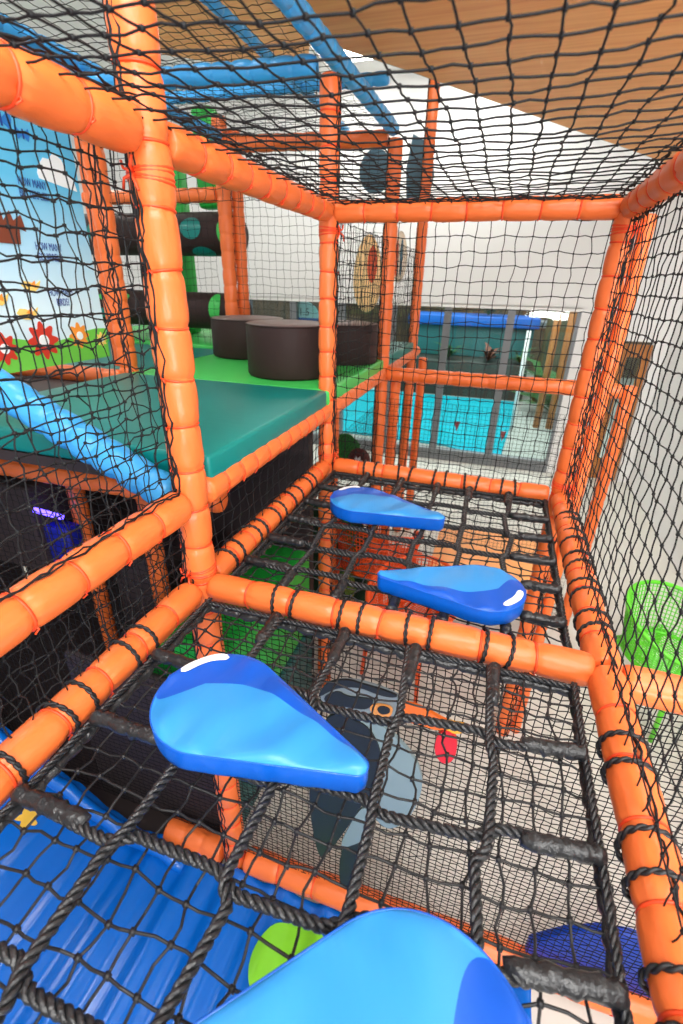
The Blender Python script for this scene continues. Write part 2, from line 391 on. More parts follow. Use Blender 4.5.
def rope_net(name, y0, y1, xs, ys, label, sag=.012, hook_near=True):
    root = empty(name, (W/2, (y0+y1)/2, 0)); tag(root, label, 'climbing net', 'rope climbing nets', 'thing')
    inv = Vector(root.location)
    x0, x1 = .052, W-.052; a0 = y0+.052; b0 = y1-.052
    def P(x, y, dz=0):
        u = (x-x0)/(x1-x0); v = (y-a0)/(b0-a0); u = min(max(u,0),1); v = min(max(v,0),1)
        return Vector((x, y, dz-sag*4*u*(1-u)*4*v*(1-v)*.6))-inv
    for i, x in enumerate(xs):
        pts = [P(x+random.gauss(0,.008), a0+.02)]
        for k, y in enumerate(ys):
            s = .009*(1 if (i+k) % 2 else -1)
            pts += [P(x+s+random.gauss(0,.006), y-.03), P(x, y-.008, .007), P(x-s*.4, y+.022, .004)]
        pts.append(P(x+random.gauss(0,.01), b0-.02))
        mb = MB(); twist(mb, pts); mb.build('rope', ROPE, root, True)
        sleeve_part(P(x, b0-.01), P(x, b0-.14), root, .0155)
        if hook_near: sleeve_part(P(x, a0+.01), P(x, a0+.12), root, .0155)
        for c, yy in ((b0, y1), (a0, y0)):
            if yy < -1 or (yy == 0 and hook_near): continue
            for s in (-.032, .03): lashing(Vector((x+s, yy, 0))-inv, (1,0,0), RP+.003, root)
    for k, y in enumerate(ys):
        tl = lambda x, y=y: y+(.055*max(0, x-.62)/(W-.62) if y0 < -.5 else 0)
        pts = [P(x0+.015, y)]
        for i, x in enumerate(xs):
            s = .012*(1 if (i+k) % 2 else -1)
            pts += [P(x-.025, tl(x-.025)+s, -.002), P(x, tl(x), -.006), P(x+.025, tl(x+.025)-s, -.002)]
        pts.append(P(x1-.015, tl(x1)))
        mb = MB(); twist(mb, pts); mb.build('rope', ROPE, root, True)
        sleeve_part(P(x0+.01, y), P(x0+.17+random.uniform(-.02,.02), y+random.gauss(0,.004)), root)
        sx1 = x1-.15+random.uniform(-.03,.02); sleeve_part(P(x1-.01, tl(x1)), P(sx1, tl(sx1)), root)
        for xx in (0, W):
            for s in (-.034, .03): lashing(Vector((xx if xx == 0 else xx+.012, tl(xx)+s, 0))-inv, (0,1,0), RP+.003, root)
    # border ropes inside the frame, wrapped in tape
    for a, b in (((x0+.012,y0,-.03),(x0+.012,b0,-.03)), ((x1-.012,y0,-.03),(x1-.012,b0,-.03)), ((x0,b0-.012,-.034),(x1,b0-.012,-.034)), ((x0,a0+.012,-.034),(x1,a0+.012,-.034))):
        a = Vector(a)-inv; b = Vector(b)-inv; n = max(8, int((b-a).length/.014))
        if y0 < -1 and a.y+inv.y < -1.2 and b.y+inv.y < -1.2: continue
        mb = MB(); mb.tube([a.lerp(b, i/n)+Vector((random.gauss(0,.002), random.gauss(0,.002), random.gauss(0,.002))) for i in range(n+1)],
                           [.012*(1+.16*math.sin(i*1.9)+random.uniform(-.1,.1)) for i in range(n+1)], 8)
        mb.build('border_rope', SLEEVE, root, True)
        mb = MB(); twist(mb, [a+Vector((0,0,.02)), b+Vector((0,0,.02))], .004, .0045); mb.build('border_rope', ROPE, root, True)
    ob = net('twine_mesh', (x0+.01, a0+.01, -.022), (x1-x0-.02,0,0), (0,b0-a0-.02,0), .058, .058, .0026, TWINE, None, sides=5, jit=.009, bend=.006, belly=-sag, parent=root)
    ob.location = -inv
    return root
rope_net('rope_net', -1.35, 0, (.3,.51,.71,.915), (-1.12,-.915,-.72,-.53,-.32), 'near black rope climbing net over the blue slide', hook_near=False)
rope_net('rope_net', 0, L, (.25,.43,.61,.765,.94), (.18,.36,.54,.72,.9), 'farther black rope climbing net over the orange cafe chair')

# ---------------------------------------------------------------- stepping pads
def make_pad(loc, rz, rh, rt, d, label, h=.056):
    """teardrop pad: head circle radius rh at the origin, tip circle radius rt at distance d along +x"""
    root = empty('stepping_pad', loc, rz); tag(root, label, 'stepping pad', 'blue teardrop stepping pads', 'thing')
    sa = (rh-rt)/d; ca = math.sqrt(1-sa*sa)           # tangent angle
    def half(x):
        if x <= rh*sa: return math.sqrt(max(0, rh*rh-x*x))
        xt = d+rt*sa
        if x >= xt: return math.sqrt(max(0, rt*rt-(x-d)**2))
        f = (x-rh*sa)/(xt-rh*sa); return rh*ca*(1-f)+rt*ca*f
    xmin, xmax = -rh, d+rt; N = 64
    xs = [xmin+(xmax-xmin)*(.5-.5*math.cos(PI*i/N)) for i in range(N+1)]
    def top(x, y):
        hw = max(half(x), 1e-4); e = min(1, max(0, (hw-abs(y))/.02)); e2 = min(1, max(0, (x-xmin)/.012)); e3 = min(1, max(0, (xmax-x)/.012))
        edge = min(e, e2, e3); rnd = .006*(1-math.sqrt(max(0, 1-(1-edge)**2)))
        g = math.exp(-((hw-abs(y))/.06)**2); wrk = .004*g*math.sin(46*x+9*y+2*math.sin(17*x))*min(1, edge*2)+.0034*math.sin(40*x-26*y+1.5*math.sin(14*x+3))*(.4+.6*math.sin(9*x+5*y)**2)*min(1, edge*1.5)
        return h*(1+.10*(1-(y/hw)**2))-rnd*1.0+wrk
    def split(x):
        hw = half(x); f = (x-xmin)/(xmax-xmin)
        if f < .02: k = -1
        elif f < .18: k = -1+1.12*((f-.02)/.16)**.95
        elif f < .55: k = .12+.44*math.sin((f-.18)/.37*PI/2)
        else: k = .56+.24*(f-.55)/.45
        return hw*k
    light, dark = MB(), MB(); n = 18
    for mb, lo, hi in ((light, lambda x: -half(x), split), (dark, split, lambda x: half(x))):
        vs = [(x, lo(x)+(hi(x)-lo(x))*(.5-.5*math.cos(PI*j/n)), 0) for x in xs for j in range(n+1)]
        vs = [(x, y, top(x, y)) for x, y, _ in vs]
        mb.add(vs, [(i*(n+1)+j, (i+1)*(n+1)+j, (i+1)*(n+1)+j+1, i*(n+1)+j+1) for i in range(N) for j in range(n)])
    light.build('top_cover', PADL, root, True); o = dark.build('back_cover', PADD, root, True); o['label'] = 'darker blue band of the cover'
    # skirt
    out = [(x, half(x)) for x in xs]+[(x, -half(x)) for x in reversed(xs[1:-1])]
    sk = MB(); M = len(out); prof = [(0, None), (1.012, .8), (1.02, .55), (1.015, .3), (.985, .06), (.94, 0)]
    vs = []
    cxm = d*.35
    for q, (sc, zz) in enumerate(prof):
        for i, (x, y) in enumerate(out):
            if zz is None: vs.append((x, y, top(x, y)-.0005)); continue
            l = math.hypot(x-cxm, y); k = (sc-1)*.25
            vs.append((x+(x-cxm)/l*k*l, y+y/l*k*l if l else y, zz*h+.0015*math.sin(i*.9+q)))
    fs = [(q*M+i, q*M+(i+1) % M, (q+1)*M+(i+1) % M, (q+1)*M+i) for q in range(len(prof)-1) for i in range(M)]
    fs.append(tuple(len(vs)-M+i for i in range(M)))
    sk.add(vs, fs); sk.build('skirt', PADS, root, True, fix=True)
    pp = MB(); ring = [(x, y, top(x, y)+.0005) for x, y in out]; pp.tube(ring+[ring[0]], .0022, 6); pp.build('piping', PADS, root, True)
    # white curved patch near the head rim
    wp = MB(); a0, a1 = math.radians(116), math.radians(173); r0, r1 = rh*.775, rh*.945; K = 18; vs = []
    for i in range(K+1):
        a = a0+(a1-a0)*i/K; rc = (r0+r1)/2; hwid = (r1-r0)/2*math.sqrt(max(.0, 1-(abs(2*i/K-1))**6))
        for r in (rc-hwid, rc-hwid*.3, rc+hwid*.3, rc+hwid):
            x, y = r*math.cos(a), r*math.sin(a); vs.append((x, y, top(x, y)+.0022))
    wp.add(vs, [(i*4+j, (i+1)*4+j, (i+1)*4+j+1, i*4+j+1) for i in range(K) for j in range(3)])
    wp.build('white_patch', WHITEV, root, True)
    return root
def pad(head, tip, rh, rt, label, z=.012):
    dx, dy = tip[0]-head[0], tip[1]-head[1]
    make_pad((head[0], head[1], z), math.atan2(dy, dx), rh, rt, math.hypot(dx, dy)-rt, label)
pad((.335,-.447), (.688,-.503), .137, .022, 'blue teardrop pad on the near net with its tip over the toucan')
pad((.335,.69), (.695,.63), .128, .025, 'blue teardrop pad farthest away, nearest the far cross rail')
pad((.865,.198), (.545,.155), .122, .022, 'blue teardrop pad just beyond the dividing rail, white patch at its right')
pad((.835,-.85), (.40,-1.12), .157, .03, 'large blue teardrop pad closest below, over the green leaf on the slide')

# ---------------------------------------------------------------- deck, stools, rollers
def mat_pad(a, b, m, label, name='foam_mat'):
    mb = MB(); mb.box((0,0,0), tuple(b[i]-a[i] for i in range(3))); o = mb.build(name, m); o.location = a; bevel(o, .016, 4)
    return tag(o, label, 'foam mat', 'foam mats on the deck', 'thing')
mat_pad((-L+.03,.075,.325), (.025,L-.07,.41), TEAL, 'teal vinyl foam mat beside the tall post, nearest the rope net')
mat_pad((-L+.03,L-.05,.325), (.025,2*L-.07,.405), GREEN, 'green vinyl foam mat under the brown stools')
mat_pad((-L+.03,2*L+.0,.325), (.02,3*L-.05,.405), TEAL, 'teal vinyl foam mat beyond the green one by the surfboards')
mat_pad((-2*L+.03,L-.02,.325), (-L+.01,2*L-.1,.40), TEAL, 'teal vinyl foam mat behind the mural, left of the stools')
mat_pad((-2*L-.6,2*L-.07,.325), (-L+.01,3*L+.2,.42), GREEN, 'bright green vinyl foam mat beneath the log rollers')
mb = MB(); mb.box((-3.0,.08,.285), (-.02,3*L,.323)); o = mb.build('deck_board', DARKB); tag(o, 'dark deck board carrying the foam mats', 'deck', None, 'thing')
def stool(c, r, h, label):
    root = empty('round_stool', (c[0], c[1], .408)); tag(root, label, 'stool', 'brown round stools', 'thing')
    n = 40; prof = [(r*.97,0),(r,.012),(r*1.0,h-.02),(r*.985,h-.004)]; mb = MB()
    vs = [(q*math.cos(2*PI*i/n), q*math.sin(2*PI*i/n), z) for q, z in prof for i in range(n)]
    mb.add(vs, [(k*n+i, k*n+(i+1) % n, (k+1)*n+(i+1) % n, (k+1)*n+i) for k in range(3) for i in range(n)]+[tuple(range(n-1,-1,-1))]); mb.build('side', BROWN, root, True)
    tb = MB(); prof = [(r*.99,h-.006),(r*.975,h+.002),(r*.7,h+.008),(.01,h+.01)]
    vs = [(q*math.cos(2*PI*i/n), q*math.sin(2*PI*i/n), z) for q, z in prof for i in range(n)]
    tb.add(vs, [(k*n+i, k*n+(i+1) % n, (k+1)*n+(i+1) % n, (k+1)*n+i) for k in range(3) for i in range(n)]+[tuple(3*n+i for i in range(n))]); o = tb.build('seat_top', BROWNT, root, True); o['label'] = 'paler top'  # top disc in a paler brown than the side
    pm = MB(); pm.ring((0,0,h-.004), (0,0,1), r*.99, .005, 40, 6); pm.build('piping', BROWN, root, True)
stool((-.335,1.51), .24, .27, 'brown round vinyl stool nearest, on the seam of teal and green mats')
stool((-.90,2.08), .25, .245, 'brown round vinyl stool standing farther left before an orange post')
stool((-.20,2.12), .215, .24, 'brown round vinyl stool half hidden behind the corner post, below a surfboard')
def roller(z, r, label, spots):
    root = empty('log_roller', (-1.2, 2*L+.24, z)); tag(root, label, 'roller', 'brown log rollers', 'thing')
    n = 36; prof = [(0,.01),(-.0,r*.62),(-.03,r*.93),(-.07,r)]+[(-.07-i*.12, r) for i in range(1, 13)]+[(-1.56,r*.9),(-1.58,.01)]; mb = MB()
    vs = [(x, q*math.cos(2*PI*i/n), q*math.sin(2*PI*i/n)) for x, q in prof for i in range(n)]
    mb.add(vs, [(k*n+i, k*n+(i+1) % n, (k+1)*n+(i+1) % n, (k+1)*n+i) for k in range(len(prof)-1) for i in range(n)])
    mb.build('roll', BROWN, root, True, fix=True)
    for (x, a, sx, sa, m) in spots:
        sp = MB(); vs = []; K = 28; Q = 5
        for q in range(Q+1):
            for i in range(K):
                w = 2*PI*i/K; f = max(q/Q, .02); xx = min(x+sx*math.cos(w)*f, -.012); aa = a+sa*math.sin(w)*f
                rr = r+.004 if xx < -.07 else r*(.93+.07*(-.03-xx)/.04 if xx < -.03 else .62+.31*(-xx)/.03)+.005
                vs.append((xx, -rr*math.sin(aa), rr*math.cos(aa)))
        sp.add(vs, [(q*K+i, q*K+(i+1) % K, (q+1)*K+(i+1) % K, (q+1)*K+i) for q in range(Q) for i in range(K)])
        o = sp.build('spot', m, root, True, fix=True); o['label'] = 'coloured oval spot'
roller(1.20, .15, 'brown log roller with teal spots, upper of the two', [(-.36,1.35,.09,.5,TEAL),(-.09,1.5,.045,.62,GREEN),(-1.22,1.5,.1,.6,TEAL),(-.3,2.6,.1,.4,TEAL)])
roller(.65, .14, 'brown log roller with green stripe, lower of the two', [(-.22,1.3,.05,.9,GREEN),(-.02,1.5,.05,.5,TEAL),(-.8,.9,.06,.3,TEAL),(-1.2,.9,.16,.35,GREEN),(-1.3,1.9,.08,.3,TEAL)])
def gpanel(a, b, label):
    mb = MB(); mb.box((0,0,0), tuple(b[i]-a[i] for i in range(3))); o = mb.build('green_pillar', DGREEN); o.location = a; bevel(o, .03, 3)
    tag(o, label, 'padded panel', 'green padded upright panels', 'thing')
gpanel((-2.36,2.95,.42), (-2.16,3.1,1.95), 'green padded upright panel behind the left roller end')
gpanel((-2.08,3.0,.42), (-1.96,3.14,2.0), 'narrower green padded upright panel close beside the wider one')
gpanel((-1.80,3.0,1.42), (-1.62,3.14,2.1), 'short green padded panel above the upper log roller')

# ---------------------------------------------------------------- mural
def disc(mb, c, r, n=20, mi=0, t=.003, sy=1):
    mb.prism([(c[0]+r*math.cos(2*PI*i/n), c[1]+r*sy*math.sin(2*PI*i/n)) for i in range(n)], 0, t, mi)
def text(s, size, m, parent, x, y, z=.004, name='lettering', sx=1):
    cu = bpy.data.curves.new(name, 'FONT'); cu.body = s; cu.size = size; cu.extrude = .0006; cu.align_x = 'CENTER'; cu.space_line = .95
    cu.materials.append(m); tmp = bpy.data.objects.new('tmp', cu); COL.objects.link(tmp); dg = bpy.context.evaluated_depsgraph_get(); me = bpy.data.meshes.new_from_object(tmp.evaluated_get(dg)); bpy.data.objects.remove(tmp)
    o = link(name, me, parent); o.location = (x, y, z); o.scale = (sx,1,1); return o
# mural local frame: x along +y of the room, y up, facing +x
mur = empty('counting_mural', (-L, .08, .50)); tag(mur, 'pale blue counting mural with flowers, birds and lettering on the left', 'mural', None, 'thing')
mur.matrix_world = Matrix(((0,0,1,-L),(1,0,0,.06),(0,1,0,.50),(0,0,0,1)))
m = bpy.data.materials.new('mural_sky'); m.use_nodes = True; nt = m.node_tree; pb = nt.nodes['Principled BSDF']; pb.inputs['Roughness'].default_value = .45
tc = nt.nodes.new('ShaderNodeTexCoord'); sx = nt.nodes.new('ShaderNodeSeparateXYZ'); rp = nt.nodes.new('ShaderNodeValToRGB')
rp.color_ramp.elements[0].color = lin((214,234,246)); rp.color_ramp.elements[0].position = .25; rp.color_ramp.elements[1].color = lin((92,186,228)); rp.color_ramp.elements[1].position = .75
nt.links.new(tc.outputs['Object'], sx.inputs[0]); nt.links.new(sx.outputs[1], rp.inputs[0]); nt.links.new(rp.outputs[0], pb.inputs['Base Color'])
mb = MB(); mb.box((0,0,-.02), (1.01,1.05,0)); mb.build('board', m, mur)
HILL = mat('mural_hill', (112,196,70), .5, vary=.12, scale=3)
mb = MB(); pts = [(0,0),(1.01,0)]+[(1.01-1.01*i/16, .125+.02*math.sin(i*.7+1)) for i in range(17)]; mb.prism(pts, 0, .003); mb.build('hill', HILL, mur)
MRED = mat('mural_red', (206,52,36), .5); MNAVY = mat('mural_navy', (30,62,140), .5); MBL = mat('mural_blue', (36,120,200), .5); MOR = mat('mural_orange', (240,146,50), .5); MBR = mat('mural_brown', (120,56,34), .5); MYE = mat('mural_yellow', (246,206,110), .5)
def flower(x, y, r, m):
    mb = MB(); mb.prism([(x+r*(1+.22*math.cos(8*a))*math.cos(a), y+r*(1+.22*math.cos(8*a))*math.sin(a)) for a in [2*PI*i/64 for i in range(64)]], .003, .006); f = mb.build('flower', m, mur)
    c = MB(); disc(c, (x, y), r*.38, t=.009); c.build('flower_centre', WHITEV, f)
flower(.62,.115,.068,MRED); flower(.42,.10,.055,MRED); flower(.83,.12,.05,MOR); flower(.97,.09,.03,MYE)
mb = MB()
mb.prism([(.79,.76),(.99,.74),(.98,.78),(.95,.80),(.93,.85),(.89,.87),(.86,.84),(.83,.84),(.80,.81),(.785,.78)], 0, .003)
mb.build('cloud', WHITEV, mur)
def bird(x, y, s, m, m2):
    mb = MB(); mb.prism([(x-s,y+.1*s),(x-.6*s,y+.45*s),(x-.1*s,y+.4*s),(x+.6*s,y+.15*s),(x+1.2*s,y+.5*s),(x+.9*s,y-.1*s),(x+.3*s,y-.5*s),(x-.5*s,y-.4*s)], .001, .005)
    b = mb.build('bird', m, mur); w = MB(); w.prism([(x-.1*s,y+.1*s),(x+.5*s,y+.5*s),(x+.45*s,y-.15*s)], .005, .008); w.build('wing', m2, b)
bird(.62,.34,.045,MYE,MOR); bird(.57,.23,.05,MYE,MOR); bird(.45,.29,.045,MYE,MOR)
mb = MB(); mb.prism([(.50,.50),(.62,.50),(.63,.56),(.66,.55),(.65,.61),(.61,.585),(.60,.62),(.565,.58),(.555,.64),(.52,.66),(.50,.60)], .001, .005); mb.build('squirrel', MBR, mur)
def butterfly(x, y, s):
    mb = MB()
    for sx_ in (-1, 1):
        mb.prism([(x,y),(x+sx_*s*.9,y+s*.8),(x+sx_*s,y+.2*s),(x+sx_*s*.7,y-.5*s)][::sx_], .001, .004)
    b = mb.build('butterfly', MBL, mur); c = MB(); c.prism([(x-.08*s,y-.4*s),(x+.08*s,y-.4*s),(x+.08*s,y+.6*s),(x-.08*s,y+.6*s)], .004, .007); c.build('butterfly_body', MNAVY, b)
butterfly(.66,.93,.05); butterfly(.75,.90,.034)
butterfly(.54,.97,.05)
for s, x, y in (('HOW MANY\nBUTTERFLIES?', .745, .73), ('HOW MANY\nSQUIRRELS?', .76, .495), ('HOW MANY\nBIRDS?', .775, .31)):
    text(s, .044, MNAVY, mur, x, y-.01, .004, sx=.56)

# ---------------------------------------------------------------- things under and behind the nets
SURF = mat('surf_cream', (252,216,156), .4); SURF2 = mat('surf_pale', (236,226,204), .4); SOR = mat('surf_orange', (226,92,48), .4); SGR = mat('slate_blue', (70,104,122), .5, vary=.2)
def surfboard(c, w, h, t, m, stripes, label):
    root = empty('surfboard', c); tag(root, label, 'surfboard', 'surfboards hung behind the net', 'thing')
    n = 40; vs = []; R_ = [(.0,1),(.6,.92),(1,.55)]
    out = [(w*math.sin(2*PI*i/n)*(1-.12*math.cos(2*PI*i/n)), h*math.cos(2*PI*i/n)) for i in range(n)]
    mb = MB(); lay = [(-1,.86),(-.5,.98),(0,1),(.5,.98),(1,.86)]
    for y, s in lay: vs += [(x*s, y*t, z*s) for x, z in out]
    mb.add(vs, [(k*n+i, k*n+(i+1) % n, (k+1)*n+(i+1) % n, (k+1)*n+i) for k in range(4) for i in range(n)]+[tuple(range(n)), tuple(4*n+n-1-i for i in range(n))]); mb.build('board', m, root, True, fix=True)
    for (x, hw, z0, z1, mm) in stripes:
        sb = MB(); k = 12; vs = []
        for i in range(k+1):
            z = z0+(z1-z0)*i/k; q = math.sqrt(max(0, 1-(2*i/k-1)**2)); vs += [(x-hw*q, -t-.003, z), (x+hw*q, -t-.003, z)]
        sb.add(vs, [(2*i, 2*i+1, 2*i+3, 2*i+2) for i in range(k)]); s = sb.build('stripe', mm, root); s['label'] = 'coloured stripe'
surfboard((-.29,2.95,.95), .115, .275, .02, SURF, [(.04,.04,-.06,.2,SOR)], 'cream surfboard with an orange blaze before the white wall')
surfboard((-.17,3.55,1.1), .065, .2, .02, SURF2, [(-.02,.012,-.16,.15,SOR),(.02,.012,-.16,.15,SGR)], 'pale striped surfboard between the two farther posts')
def slab(name, pts, y, t, m, label, cat, group=None):
    """upright board with outline (x,z), thickness t from y"""
    mb = MB(); mb.prism([(a, b) for a, b in pts], 0, t); o = mb.build(name, m); o.matrix_world = Matrix(((1,0,0,0),(0,0,-1,y+t),(0,1,0,0),(0,0,0,1))); bevel(o, .006, 2)
    return tag(o, label, cat, group, 'thing')
slab('fish_board', [(-.44+.14*math.cos(a), 1.74+.16*math.sin(a)) for a in [2*PI*i/28 for i in range(28)]], 3.6, .03, SGR, 'round slate-blue board hung beyond the end of the blue bar', 'board', 'slate boards')
slab('fish_board', [(-.22,1.58),(-.02,1.58),(.01,1.75),(-.03,1.95),(-.05,2.1),(-.1,2.0),(-.2,2.05),(-.24,1.8)], 3.9, .03, SGR, 'pointed slate-blue board beside the tallest far post', 'board', 'slate boards')

# undercroft
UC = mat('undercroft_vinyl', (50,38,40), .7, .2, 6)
def panel(name, a, b, m, label, cat='padded panel', bev=.02, group=None):
    mb = MB(); mb.box((0,0,0), tuple(b[i]-a[i] for i in range(3))); o = mb.build(name, m); o.location = a; bevel(o, bev, 3); return tag(o, label, cat, group, 'thing')
panel('undercroft_backdrop', (-2.6,1.25,GZ), (-.12,1.33,.28), UC, 'dark brown padded panel closing the back of the undercroft')
panel('undercroft_backdrop', (-2.7,-1.4,GZ), (-2.62,1.25,.28), UC, 'dark brown padded panel closing the outer side of the undercroft')
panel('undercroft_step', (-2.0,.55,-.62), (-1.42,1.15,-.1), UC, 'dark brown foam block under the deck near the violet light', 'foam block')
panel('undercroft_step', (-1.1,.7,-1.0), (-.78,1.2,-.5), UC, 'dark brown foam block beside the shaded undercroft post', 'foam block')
panel('undercroft_backdrop', (-.85,.09,GZ), (-.075,.13,-.62), UC, 'dark board standing in for the black void behind the ground rail, left of the tall post')  # dark sheet painted in for the black void left of the post
panel('shade_sheet', (-2.6,-.25,GZ), (-.075,1.24,GZ+.025), DARKB, 'dark floor sheet added to keep the undercroft black', 'foam mat')  # dark colour stands in for shade on the undercroft floor
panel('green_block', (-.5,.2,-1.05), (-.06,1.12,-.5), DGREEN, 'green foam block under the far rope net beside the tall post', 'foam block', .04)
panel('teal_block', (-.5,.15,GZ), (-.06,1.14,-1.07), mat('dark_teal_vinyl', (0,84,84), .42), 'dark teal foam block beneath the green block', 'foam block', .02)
VIO = mat('violet_light', (90,70,255), .4, emit=6)
mb = MB(); mb.tube([(-1.46,.58,-.235),(-1.24,.58,-.25)], .014, 10); o = mb.build('light_tube', VIO, None, True); tag(o, 'violet glowing light tube in the dark undercroft', 'light', None, 'thing')
panel('blue_block', (-1.46,.6,-.62), (-1.26,.7,-.34), mat('deep_blue_vinyl', (20,30,150), .4), 'small deep blue foam block below the violet light tube', 'foam block')
# leaves of the jungle cut-outs under the deck
LY = mat('leaf_yellow_green', (150,190,80), .5); LG = mat('leaf_mid_green', (40,130,50), .5)
def leafboard(cx_, cz, w, h, y, m, label, ang=0):
    pts = []
    for i in range(28):
        a = 2*PI*i/28; r = 1+.12*math.sin(7*a); x = w*math.sin(a)*r; z = h*math.cos(a)*(1 if math.cos(a) > 0 else 1.25); pts.append((cx_+x*math.cos(ang)-z*math.sin(ang), cz+x*math.sin(ang)+z*math.cos(ang)))
    slab('leaf_cutout', pts, y, .02, m, label, 'leaf cut-out', 'jungle leaf cut-outs')
leafboard(-.12,-.88,.07,.13,2.02,LG,'mid green leaf cut-out below the farthest pad')
leafboard(-.11,-1.36,.06,.12,2.08,LY,'yellow-green leaf cut-out lowest under the farthest pad',.2)
leafboard(-.2,-1.12,.12,.2,2.14,LG,'broad dark green leaf cut-out behind the yellow-green leaf',-.3)
leafboard(-.42,-.5,.14,.16,2.9,LG,'green leaf cut-out low behind the corner post')
slab('jungle_board', [(-.9,GZ),(.02,GZ),(.02,-1.0),(-.1,-.75),(-.35,-.7),(-.6,-.85),(-.9,-.7)], 2.2, .02, mat('jungle_green', (14,58,28), .6), 'dark green jungle board under the green mat', 'board')
# flower badge
fb = empty('flower_badge', (-.27,2.86,-.55)); tag(fb, 'dark red badge with a white flower below the deck rail', 'badge', None, 'thing')
mb = MB(); mb.ring((0,0,0), (0,1,0), .055, .05, 28, 8); mb.build('badge_disc', mat('badge_red', (96,30,28), .5), fb, True)
mb = MB(); mb.add([(.04*(1+.3*math.cos(6*a))*math.cos(a), y, .04*(1+.3*math.cos(6*a))*math.sin(a)) for y in (-.06,-.052) for a in [2*PI*i/36 for i in range(36)]], [tuple(range(36)), tuple(71-i for i in range(36))]+[(i,(i+1)%36,36+(i+1)%36,36+i) for i in range(36)]); mb.build('flower', WHITEV, fb, fix=True)

# toucan figure tied to the fine net
tou = empty('toucan_figure', (.55,-.03,-.7)); tag(tou, 'foam toucan figure with orange beak fixed to the fine net', 'figure', None, 'thing')
TB = mat('toucan_black', (26,30,32), .5); TG = mat('toucan_grey', (122,132,136), .45, vary=.08, scale=6); TBR = mat('toucan_breast', (122,140,144), .45, vary=.1, scale=6); TO = mat('toucan_orange', (232,110,34), .45); TY = mat('toucan_yellow', (238,170,50), .45); TR = mat('toucan_red', (206,34,40), .45); TT = mat('toucan_tan', (214,140,70), .45)
TP = dict(
 head=([(.424,-.308),(.441,-.257),(.476,-.225),(.518,-.207),(.577,-.202),(.643,-.21),(.688,-.226),(.7,-.311),(.677,-.342),(.643,-.332),(.574,-.323),(.488,-.356),(.442,-.349)], TG, -.02, .025),
 crest=([(.417,-.313),(.433,-.265),(.454,-.228),(.518,-.198),(.564,-.202),(.634,-.204),(.679,-.213),(.644,-.229),(.595,-.226),(.561,-.218),(.511,-.231),(.468,-.257)], TB, -.024, .012),
 head_stripe=([(.433,-.303),(.485,-.253),(.516,-.27),(.579,-.252),(.605,-.256),(.582,-.303),(.53,-.311),(.46,-.325)], TB, -.0255, .01),
 eye_patch=([(.589,-.278),(.621,-.259),(.663,-.259),(.659,-.301),(.617,-.317),(.595,-.304)], TT, -.028, .01),
 eye=([(.614,-.273),(.634,-.259),(.655,-.265),(.653,-.285),(.632,-.297),(.618,-.291)], TB, -.031, .008),
 beak=([(.685,-.236),(.725,-.23),(.773,-.244),(.822,-.262),(.853,-.263),(.849,-.293),(.825,-.291),(.796,-.31),(.739,-.301),(.696,-.312)], TO, -.024, .02),
 beak_tip=([(.815,-.26),(.852,-.258),(.88,-.255),(.877,-.278),(.857,-.297),(.834,-.297),(.822,-.291)], TY, -.027, .02),
 berry=([(.863,-.347),(.863,-.374),(.859,-.399),(.851,-.419),(.839,-.43),(.826,-.43),(.814,-.419),(.804,-.399),(.799,-.373),(.799,-.346),(.803,-.321),(.812,-.302),(.823,-.292),(.836,-.293),(.847,-.303),(.857,-.322)], TR, -.03, .03),
 breast=([(.545,-.358),(.618,-.347),(.681,-.394),(.737,-.45),(.773,-.521),(.782,-.609),(.762,-.73),(.724,-.824),(.669,-.869),(.595,-.757),(.628,-.669),(.649,-.551),(.629,-.445),(.594,-.38)], TBR, -.02, .025),
 body=([(.452,-.357),(.532,-.357),(.594,-.375),(.634,-.456),(.649,-.551),(.628,-.669),(.586,-.761),(.537,-.924),(.451,-1.167),(.423,-1.161),(.395,-.968),(.385,-.77),(.406,-.577)], TB, -.026, .025),
 wing=([(.542,-.914),(.586,-.776),(.616,-.79),(.633,-.888),(.596,-.981),(.504,-1.083)], TBR, -.023, .02),
 tail=([(.514,-1.035),(.6,-.973),(.609,-1.083),(.583,-1.326),(.508,-1.346)], TB, -.018, .016))
for nm, (pts, m_, y, t) in TP.items():
    # smooth the outline once by corner cutting
    for _ in range(2):
        q = []
        for i, p in enumerate(pts):
            r = pts[(i+1) % len(pts)]; q += [(p[0]*.75+r[0]*.25, p[1]*.75+r[1]*.25), (p[0]*.25+r[0]*.75, p[1]*.25+r[1]*.75)]
        pts = q
    mb = MB(); n = len(pts); cx_, cz = .55, -.7
    mb.add([(x-cx_, y+.005, z-cz) for x, z in pts]+[(x-cx_, y+.005+t*.6, z-cz) for x, z in pts], [tuple(range(n)), tuple(2*n-1-i for i in range(n))]+[(i, n+i, n+(i+1) % n, (i+1) % n) for i in range(n)])
    o = mb.build(nm, m_, tou, fix=True)

